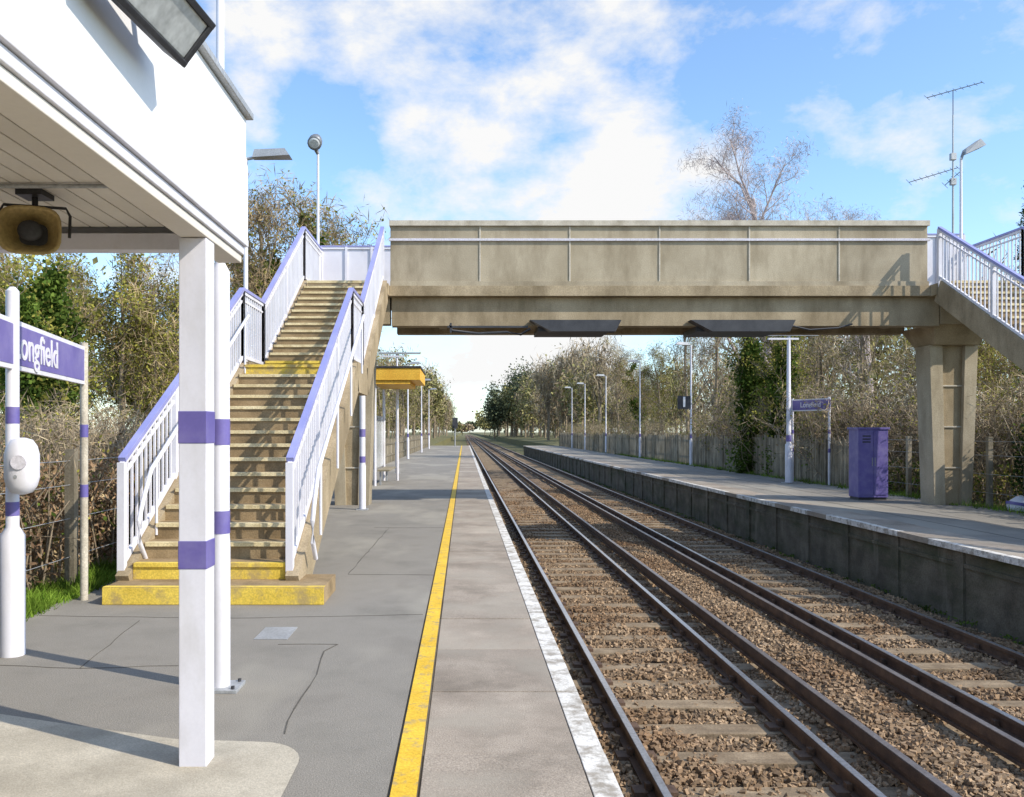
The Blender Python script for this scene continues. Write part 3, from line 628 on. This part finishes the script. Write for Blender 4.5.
m_yg2=tree(6,9,0.13,0.5,4,(12,7,5),leaf=(5000,0.10,L_yg),twig=(4500,0.35,L_farb,0.22),start=0.15,upw=0.7,leafrad=0.22)
def shrub(seed,H,W,nst,leafn,lm,tw,lsz=0.07,tm=L_brown):
    r=np.random.default_rng(seed); g=B(); T=[]
    for i in range(nst):
        p=np.array([r.normal()*W*0.35,r.normal()*W*0.35,0]); d=np.array([r.normal()*0.35,r.normal()*0.35,1.0]); pts=[p]
        for k in range(5):
            d=d+r.normal(size=3)*0.18; d/=np.linalg.norm(d); pts.append(pts[-1]+d*H*(0.6+0.5*r.random())/5)
        pts=np.array(pts); g.tube(pts,np.linspace(0.018,0.004,6),3,bark,cap=False); T.append(pts[1:])
        for k in range(5):
            q=pts[r.integers(1,5)]; dd=np.array([r.normal()*0.7,r.normal()*0.7,0.7]); 
            pp=np.array([q,q+dd*H*0.12,q+dd*H*0.22+r.normal(size=3)*0.05]); g.tube(pp,[0.008,0.005,0.003],3,bark,cap=False); T.append(pp[1:])
    T=np.concatenate(T)
    c=T[r.integers(0,len(T),leafn)]+r.normal(size=(leafn,3))*0.12; g.leaves(c,lsz,lm,r,0.6)
    c=T[r.integers(0,len(T),tw)]+r.normal(size=(tw,3))*0.12; g.leaves(c,0.3,tm,r,0.05,upb=0.4)
    return g.mesh('shrub')
s_brown=shrub(21,2.8,1.4,45,900,L_brown,2800,tm=L_farb); s_green=shrub(22,2.0,1.4,35,3000,L_ivy,1200); s_yg=shrub(23,3.4,1.6,40,2200,L_yg,2800,tm=L_farb)
for nm,me,px_,D,sc,rz in [('ivy_covered_tree',m_ivy,62,21,0.95,0),('ivy_covered_tree',m_ivy,15,20,0.85,2),('ivy_covered_tree',m_ivy,38,26,1.0,4),
    ('spring_tree',m_yg,118,23,0.95,0.5),('spring_tree',m_yg,160,24,0.85,2.1),('spring_tree',m_yg2,90,33,0.95,1),('spring_tree',m_yg2,195,32,0.9,3),('spring_tree',m_yg,10,30,1.1,3.6),
    ('ivy_covered_tree',m_bareivy,292,31,1.0,0.3),('ivy_covered_tree',m_ivy,275,30,1.3,0.3),('bare_tree',m_bare2,335,33,0.98,1.7),('bare_tree',m_bare,255,28,0.95,3),('ivy_covered_tree',m_bareivy,215,36,1.0,2.2),
    ('spring_tree',m_yg2,385,60,0.8,1.2),('bare_tree',m_bare2,365,50,0.9,1.2),('spring_tree',m_yg2,405,75,0.85,0.2),
    ('bare_tree',m_bare,-40,28,1.0,3),('bare_tree',m_bare2,140,34,0.85,5)]:
    inst(me,nm,(PX(px_,D),D,0),rz,sc)
for nm,me,px_,D,sc,rz in [('pale_bare_tree',m_pale,775,47,1.2,3.4),('pale_bare_tree',m_pale,872,52,1.02,2.4),
    ('ivy_covered_tree',m_bareivy,757,34,0.72,0.6),('ivy_covered_tree',m_ivy,745,33,0.9,1.6),('ivy_covered_tree',m_ivy,778,31,0.8,2.6),
    ('bare_tree',m_bare2,690,52,0.95,2),('bare_tree',m_bare2,715,44,0.85,3),('spring_tree',m_yg2,665,60,0.85,0.7),('bare_tree',m_bare2,830,32,0.72,1),
    ('bare_tree',m_bare2,865,27,0.6,2.2),('spring_tree',m_yg2,900,30,0.6,3.9),('bare_tree',m_bare2,930,28,0.6,5),('spring_tree',m_yg,975,29,0.8,0.9),('ivy_covered_tree',m_bareivy,1010,30,0.65,3),
    ('ivy_covered_tree',m_ivy,1040,24,0.9,2),('spring_tree',m_yg2,640,72,0.8,2.9),('bare_tree',m_bare2,620,85,1.0,1.9),('ivy_covered_tree',m_bareivy,645,66,0.75,4),('spring_tree',m_yg2,790,48,0.75,0),('bare_tree',m_bare2,810,38,0.8,4.2)]:
    inst(me,nm,(PX(px_,D),D,0),rz,sc)
g=B(); r=np.random.default_rng(5); Hc=14.5
g.tube([(0,0,-0.2),(0.05,0,Hc*0.5),(0,0,Hc)],[0.25,0.14,0.02],8,bark,cap=False)
for k in range(46):
    z=1.5+(Hc-1.7)*k/46; L=(1-z/Hc)*2.4+0.2; n=7
    for i in range(n):
        a=r.random()*6.28; Lr=L*(0.7+0.5*r.random()); p=np.array([[0,0,z],[math.cos(a)*Lr*0.6,math.sin(a)*Lr*0.6,z-0.05],[math.cos(a)*Lr,math.sin(a)*Lr,z-0.3*Lr*0.5]])
        g.tube(p,[0.03,0.015,0.004],3,bark,cap=False); t=r.random(40); c=p[0]+(p[2]-p[0])*t[:,None]+r.normal(size=(40,3))*0.09; g.leaves(c,0.16,L_dark,r,0.35)
inst(g.mesh('conifer'),'conifer_tree',(PX(1034,42),42,0))
for i in range(26):
    X=12.0+random.random()*2.2; D=19+i*0.75+random.random(); me=[s_brown,s_yg,s_brown,s_green][i%4]
    inst(me,'shrub',(X,D,0),random.random()*6,0.8+0.4*random.random())
for i in range(22):
    X=-5.2-random.random()*1.6; D=7+i*1.0; me=[s_brown,s_brown,s_green,s_yg][i%4]
    inst(me,'shrub',(X,D,0),random.random()*6,0.6+0.25*random.random())
for i in range(14):
    inst([s_brown,s_yg,s_green][i%3],'shrub',(12.2+random.random()*1.5,40+i*4.5,0),random.random()*6,0.9)
def hedge(name,x0,x1,y0,y1,h,n,mats,sz,asp=0.5,zb=0):
    r=np.random.default_rng(int(abs(x0)*100)+n); g=B()
    for k,(m,fr) in enumerate(mats):
        q=int(n*fr); c=np.stack([x0+(x1-x0)*r.random(q),y0+(y1-y0)*r.random(q),r.random(q)],1)
        hh=h*(0.86+0.14*np.sin(c[:,1]*2.3)*np.cos(c[:,0]*3+c[:,1]*0.9)+0.06*r.normal(size=q))
        c[:,2]=zb+c[:,2]**0.8*hh; g.leaves(c,sz,m,r,asp if m not in (L_brown,L_rust) else 0.3)
    y=y0
    while y<y1:
        for _ in range(5):
            x=x0+(x1-x0)*random.random(); g.tube([(x,y,zb-0.1),(x+random.uniform(-.2,.2),y+random.uniform(-.2,.2),zb+h*0.5),(x+random.uniform(-.4,.4),y+random.uniform(-.4,.4),zb+h*random.uniform(0.8,1.15))],[0.02,0.012,0.004],3,bark,cap=False)
        y+=0.3
    g.obj(name)
hedge('bramble_hedge',-5.1,-4.22,4.5,23,1.35,38000,[(L_rust,0.75),(L_brown,0.17),(L_ivy,0.05),(L_yg,0.03)],0.08)
hedge('evergreen_hedge',11.75,13.2,12,18.3,1.95,26000,[(L_dark,0.8),(L_ivy,0.2)],0.09,0.6)
hedge('undergrowth',11.35,12.6,18.5,40,0.9,16000,[(L_brown,0.6),(L_ivy,0.2),(L_yg,0.2)],0.11)
def grass(name,x0,x1,y0,y1,n,h,zb=-0.02,m=L_grass):
    r=np.random.default_rng(n); x=x0+(x1-x0)*r.random(n); y=y0+(y1-y0)*r.random(n)
    if x1<0: x=np.minimum(x,x1-0.12*(1+np.sin(y*3.1)*np.cos(y*1.3))*r.random(n)) 
    a=r.random(n)*6.28; hh=h*(0.3+0.9*r.random(n))*(0.7+0.5*np.sin(x*9)*np.sin(y*5)); w=0.005+0.005*r.random(n); lx=r.normal(size=n)*hh*0.5; ly=r.normal(size=n)*hh*0.5
    b=np.stack([x,y,np.full(n,zb)],1); s_=np.stack([np.cos(a)*w,np.sin(a)*w,0*w],1); t=b+np.stack([lx,ly,hh],1)
    g=B(); v=np.stack([b-s_,b+s_,t+s_*0.2,t-s_*0.2],1).reshape(-1,3); g.add(v,np.arange(4*n).reshape(-1,4),m,r.random(n)); g.obj(name)
grass('grass',-4.3,-3.68,6.2,10,9000,0.13); grass('grass',-4.3,-3.8,10,24,7000,0.14); grass('grass',10.75,11.5,15,60,9000,0.18); grass('grass',-4.3,-3.85,3,6.2,2500,0.12)
g=B(); r=np.random.default_rng(3)
for (x0,x1,y0,y1,nc,zb) in ((6.85,7.04,6,60,160,-1.06),(10.6,10.95,12,70,110,0.0)):
    for _ in range(nc):
        x=r.uniform(x0,x1);y=r.uniform(y0,y1);k=r.integers(8,24); c=np.array([x,y,zb+0.02])+r.normal(size=(k,3))*np.array([0.035,0.05,0.015]); c[:,2]=np.abs(c[:,2]-zb)+zb; g.leaves(c,0.045,L_ivy,r,0.5)
g.obj('weeds')
# distant trees
g=B(); r=np.random.default_rng(99)
def dtree(x,y,H,W,m,n,sz,zb=0,bl=8,tw=False,asp=0.7):
    g.tube([(x,y,zb-0.5),(x+0.2,y,zb+H*0.45),(x,y,zb+H*0.9)],[H*0.018,H*0.012,0.03],5,bark,cap=False)
    cs=r.normal(size=(bl,3)); cs/=np.linalg.norm(cs,axis=1)[:,None]; cs*=r.random((bl,1))**0.5
    cs=cs*np.array([W*0.42,W*0.42,H*0.33])+np.array([x,y,zb+H*0.62])
    k=r.integers(0,bl,n); c=cs[k]+r.normal(size=(n,3))*np.array([W*0.17,W*0.17,H*0.10])
    c[:,2]=np.maximum(c[:,2],zb+0.3)
    if tw:
        for q in cs: g.tube([(x,y,zb+H*0.3),tuple((np.array([x,y,zb+H*0.45])+q)/2),tuple(q+np.array([0,0,H*0.08]))],[H*0.008,H*0.005,0.02],3,bark,cap=False)
        g.leaves(c,sz*2.4,m,r,0.08,upb=0.7)
    else: g.leaves(c,sz,m,r,asp)
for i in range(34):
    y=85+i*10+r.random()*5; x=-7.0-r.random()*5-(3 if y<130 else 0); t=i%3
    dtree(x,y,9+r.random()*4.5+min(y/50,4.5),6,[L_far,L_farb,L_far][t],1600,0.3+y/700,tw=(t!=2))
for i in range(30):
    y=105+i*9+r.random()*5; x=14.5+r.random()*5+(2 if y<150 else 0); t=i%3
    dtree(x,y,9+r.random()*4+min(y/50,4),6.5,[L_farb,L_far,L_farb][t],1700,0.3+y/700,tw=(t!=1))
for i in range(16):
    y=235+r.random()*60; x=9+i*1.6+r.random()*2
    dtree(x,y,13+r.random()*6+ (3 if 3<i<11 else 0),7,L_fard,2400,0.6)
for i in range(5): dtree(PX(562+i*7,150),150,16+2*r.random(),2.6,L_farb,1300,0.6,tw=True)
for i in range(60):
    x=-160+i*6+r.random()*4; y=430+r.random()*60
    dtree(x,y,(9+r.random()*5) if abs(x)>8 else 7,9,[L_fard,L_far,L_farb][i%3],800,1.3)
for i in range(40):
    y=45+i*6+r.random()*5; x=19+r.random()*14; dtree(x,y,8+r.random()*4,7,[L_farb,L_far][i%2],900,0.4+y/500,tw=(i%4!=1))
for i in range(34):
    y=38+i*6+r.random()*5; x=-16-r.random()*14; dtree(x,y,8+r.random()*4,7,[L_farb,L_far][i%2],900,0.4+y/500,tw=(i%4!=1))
g.obj('distant_trees')
# ------------------------------------------------------------ world, sun, camera
w=bpy.data.worlds.new('World'); scene.world=w; w.use_nodes=True; nt=w.node_tree; nt.nodes.clear()
out=nt.nodes.new('ShaderNodeOutputWorld'); bg=nt.nodes.new('ShaderNodeBackground'); bg.inputs[1].default_value=0.13
sky=nt.nodes.new('ShaderNodeTexSky'); sky.sky_type='NISHITA'; sky.sun_disc=False; sky.sun_elevation=math.radians(38); sky.sun_rotation=math.radians(118)
sky.air_density=1.0; sky.dust_density=0.6; sky.ozone_density=1.3
tc=nt.nodes.new('ShaderNodeTexCoord'); mp=nt.nodes.new('ShaderNodeMapping'); mp.inputs['Scale'].default_value=(1,1,1.7); mp.inputs['Location'].default_value=(0.3,0.2,0.1)
nt.links.new(tc.outputs['Generated'],mp.inputs[0])
nz=nt.nodes.new('ShaderNodeTexNoise'); nz.inputs['Scale'].default_value=7; nz.inputs['Detail'].default_value=9; nz.inputs['Roughness'].default_value=0.6; nz.inputs['Distortion'].default_value=0.1
nt.links.new(mp.outputs[0],nz.inputs['Vector'])
acc=nz.outputs[0]
def blob(px_,py_,rad,amt):
    global acc
    v=Vector(((px_-VX)/F,1,(VY-py_)/F)).normalized()
    d=nt.nodes.new('ShaderNodeVectorMath'); d.operation='DISTANCE'; nt.links.new(tc.outputs['Generated'],d.inputs[0]); d.inputs[1].default_value=v
    mr=nt.nodes.new('ShaderNodeMapRange'); mr.interpolation_type='SMOOTHSTEP'; mr.inputs[1].default_value=0; mr.inputs[2].default_value=rad; mr.inputs[3].default_value=amt; mr.inputs[4].default_value=0
    nt.links.new(d.outputs['Value'],mr.inputs[0])
    a=nt.nodes.new('ShaderNodeMath'); a.operation='ADD'; nt.links.new(acc,a.inputs[0]); nt.links.new(mr.outputs[0],a.inputs[1]); acc=a.outputs[0]
for b in [(410,50,0.13,0.17),(510,30,0.15,0.16),(610,60,0.14,0.19),(640,110,0.07,0.10),(440,195,0.10,0.14),(520,190,0.12,0.15),(610,190,0.13,0.2),(700,185,0.10,0.19),(250,30,0.09,0.2),(265,130,0.08,0.2),(540,350,0.25,0.25),(330,110,0.08,-0.2),(560,130,0.06,-0.12),(740,60,0.12,-0.12),(900,180,0.2,0.04)]: blob(*b)
cr=nt.nodes.new('ShaderNodeValToRGB'); cr.color_ramp.elements[0].position=0.50; cr.color_ramp.elements[1].position=0.72; nt.links.new(acc,cr.inputs[0])
tint=nt.nodes.new('ShaderNodeMix'); tint.data_type='RGBA'; tint.blend_type='MULTIPLY'; tint.inputs[0].default_value=1; nt.links.new(sky.outputs[0],tint.inputs[6]); tint.inputs[7].default_value=(1.75,2.0,2.2,1)
mx=nt.nodes.new('ShaderNodeMix'); mx.data_type='RGBA'; nt.links.new(cr.outputs[0],mx.inputs[0]); nt.links.new(tint.outputs[2],mx.inputs[6]); mx.inputs[7].default_value=(7.4,7.4,7.4,1)
nt.links.new(mx.outputs[2],bg.inputs[0]); nt.links.new(bg.outputs[0],out.inputs[0])
sd=bpy.data.lights.new('sun','SUN'); sd.energy=5.0; sd.angle=math.radians(0.5); sd.color=(1,0.92,0.79)
so=bpy.data.objects.new('sun',sd); scene.collection.objects.link(so)
el=math.radians(38); az=math.radians(118); tv=Vector((math.sin(az)*math.cos(el),math.cos(az)*math.cos(el),math.sin(el)))
so.rotation_euler=tv.to_track_quat('Z','Y').to_euler()
cd=bpy.data.cameras.new('camera'); co=bpy.data.objects.new('camera',cd); scene.collection.objects.link(co); scene.camera=co
co.location=(0,0,EYE); co.rotation_euler=(math.radians(90),0,0); cd.sensor_width=36; cd.lens=F/1024*36
cd.shift_x=(512-VX)/1024; cd.shift_y=(VY-398.5)/1024; cd.clip_end=5000; cd.clip_start=0.05
scene.view_settings.view_transform='Standard'; scene.view_settings.look='None'; scene.view_settings.exposure=0
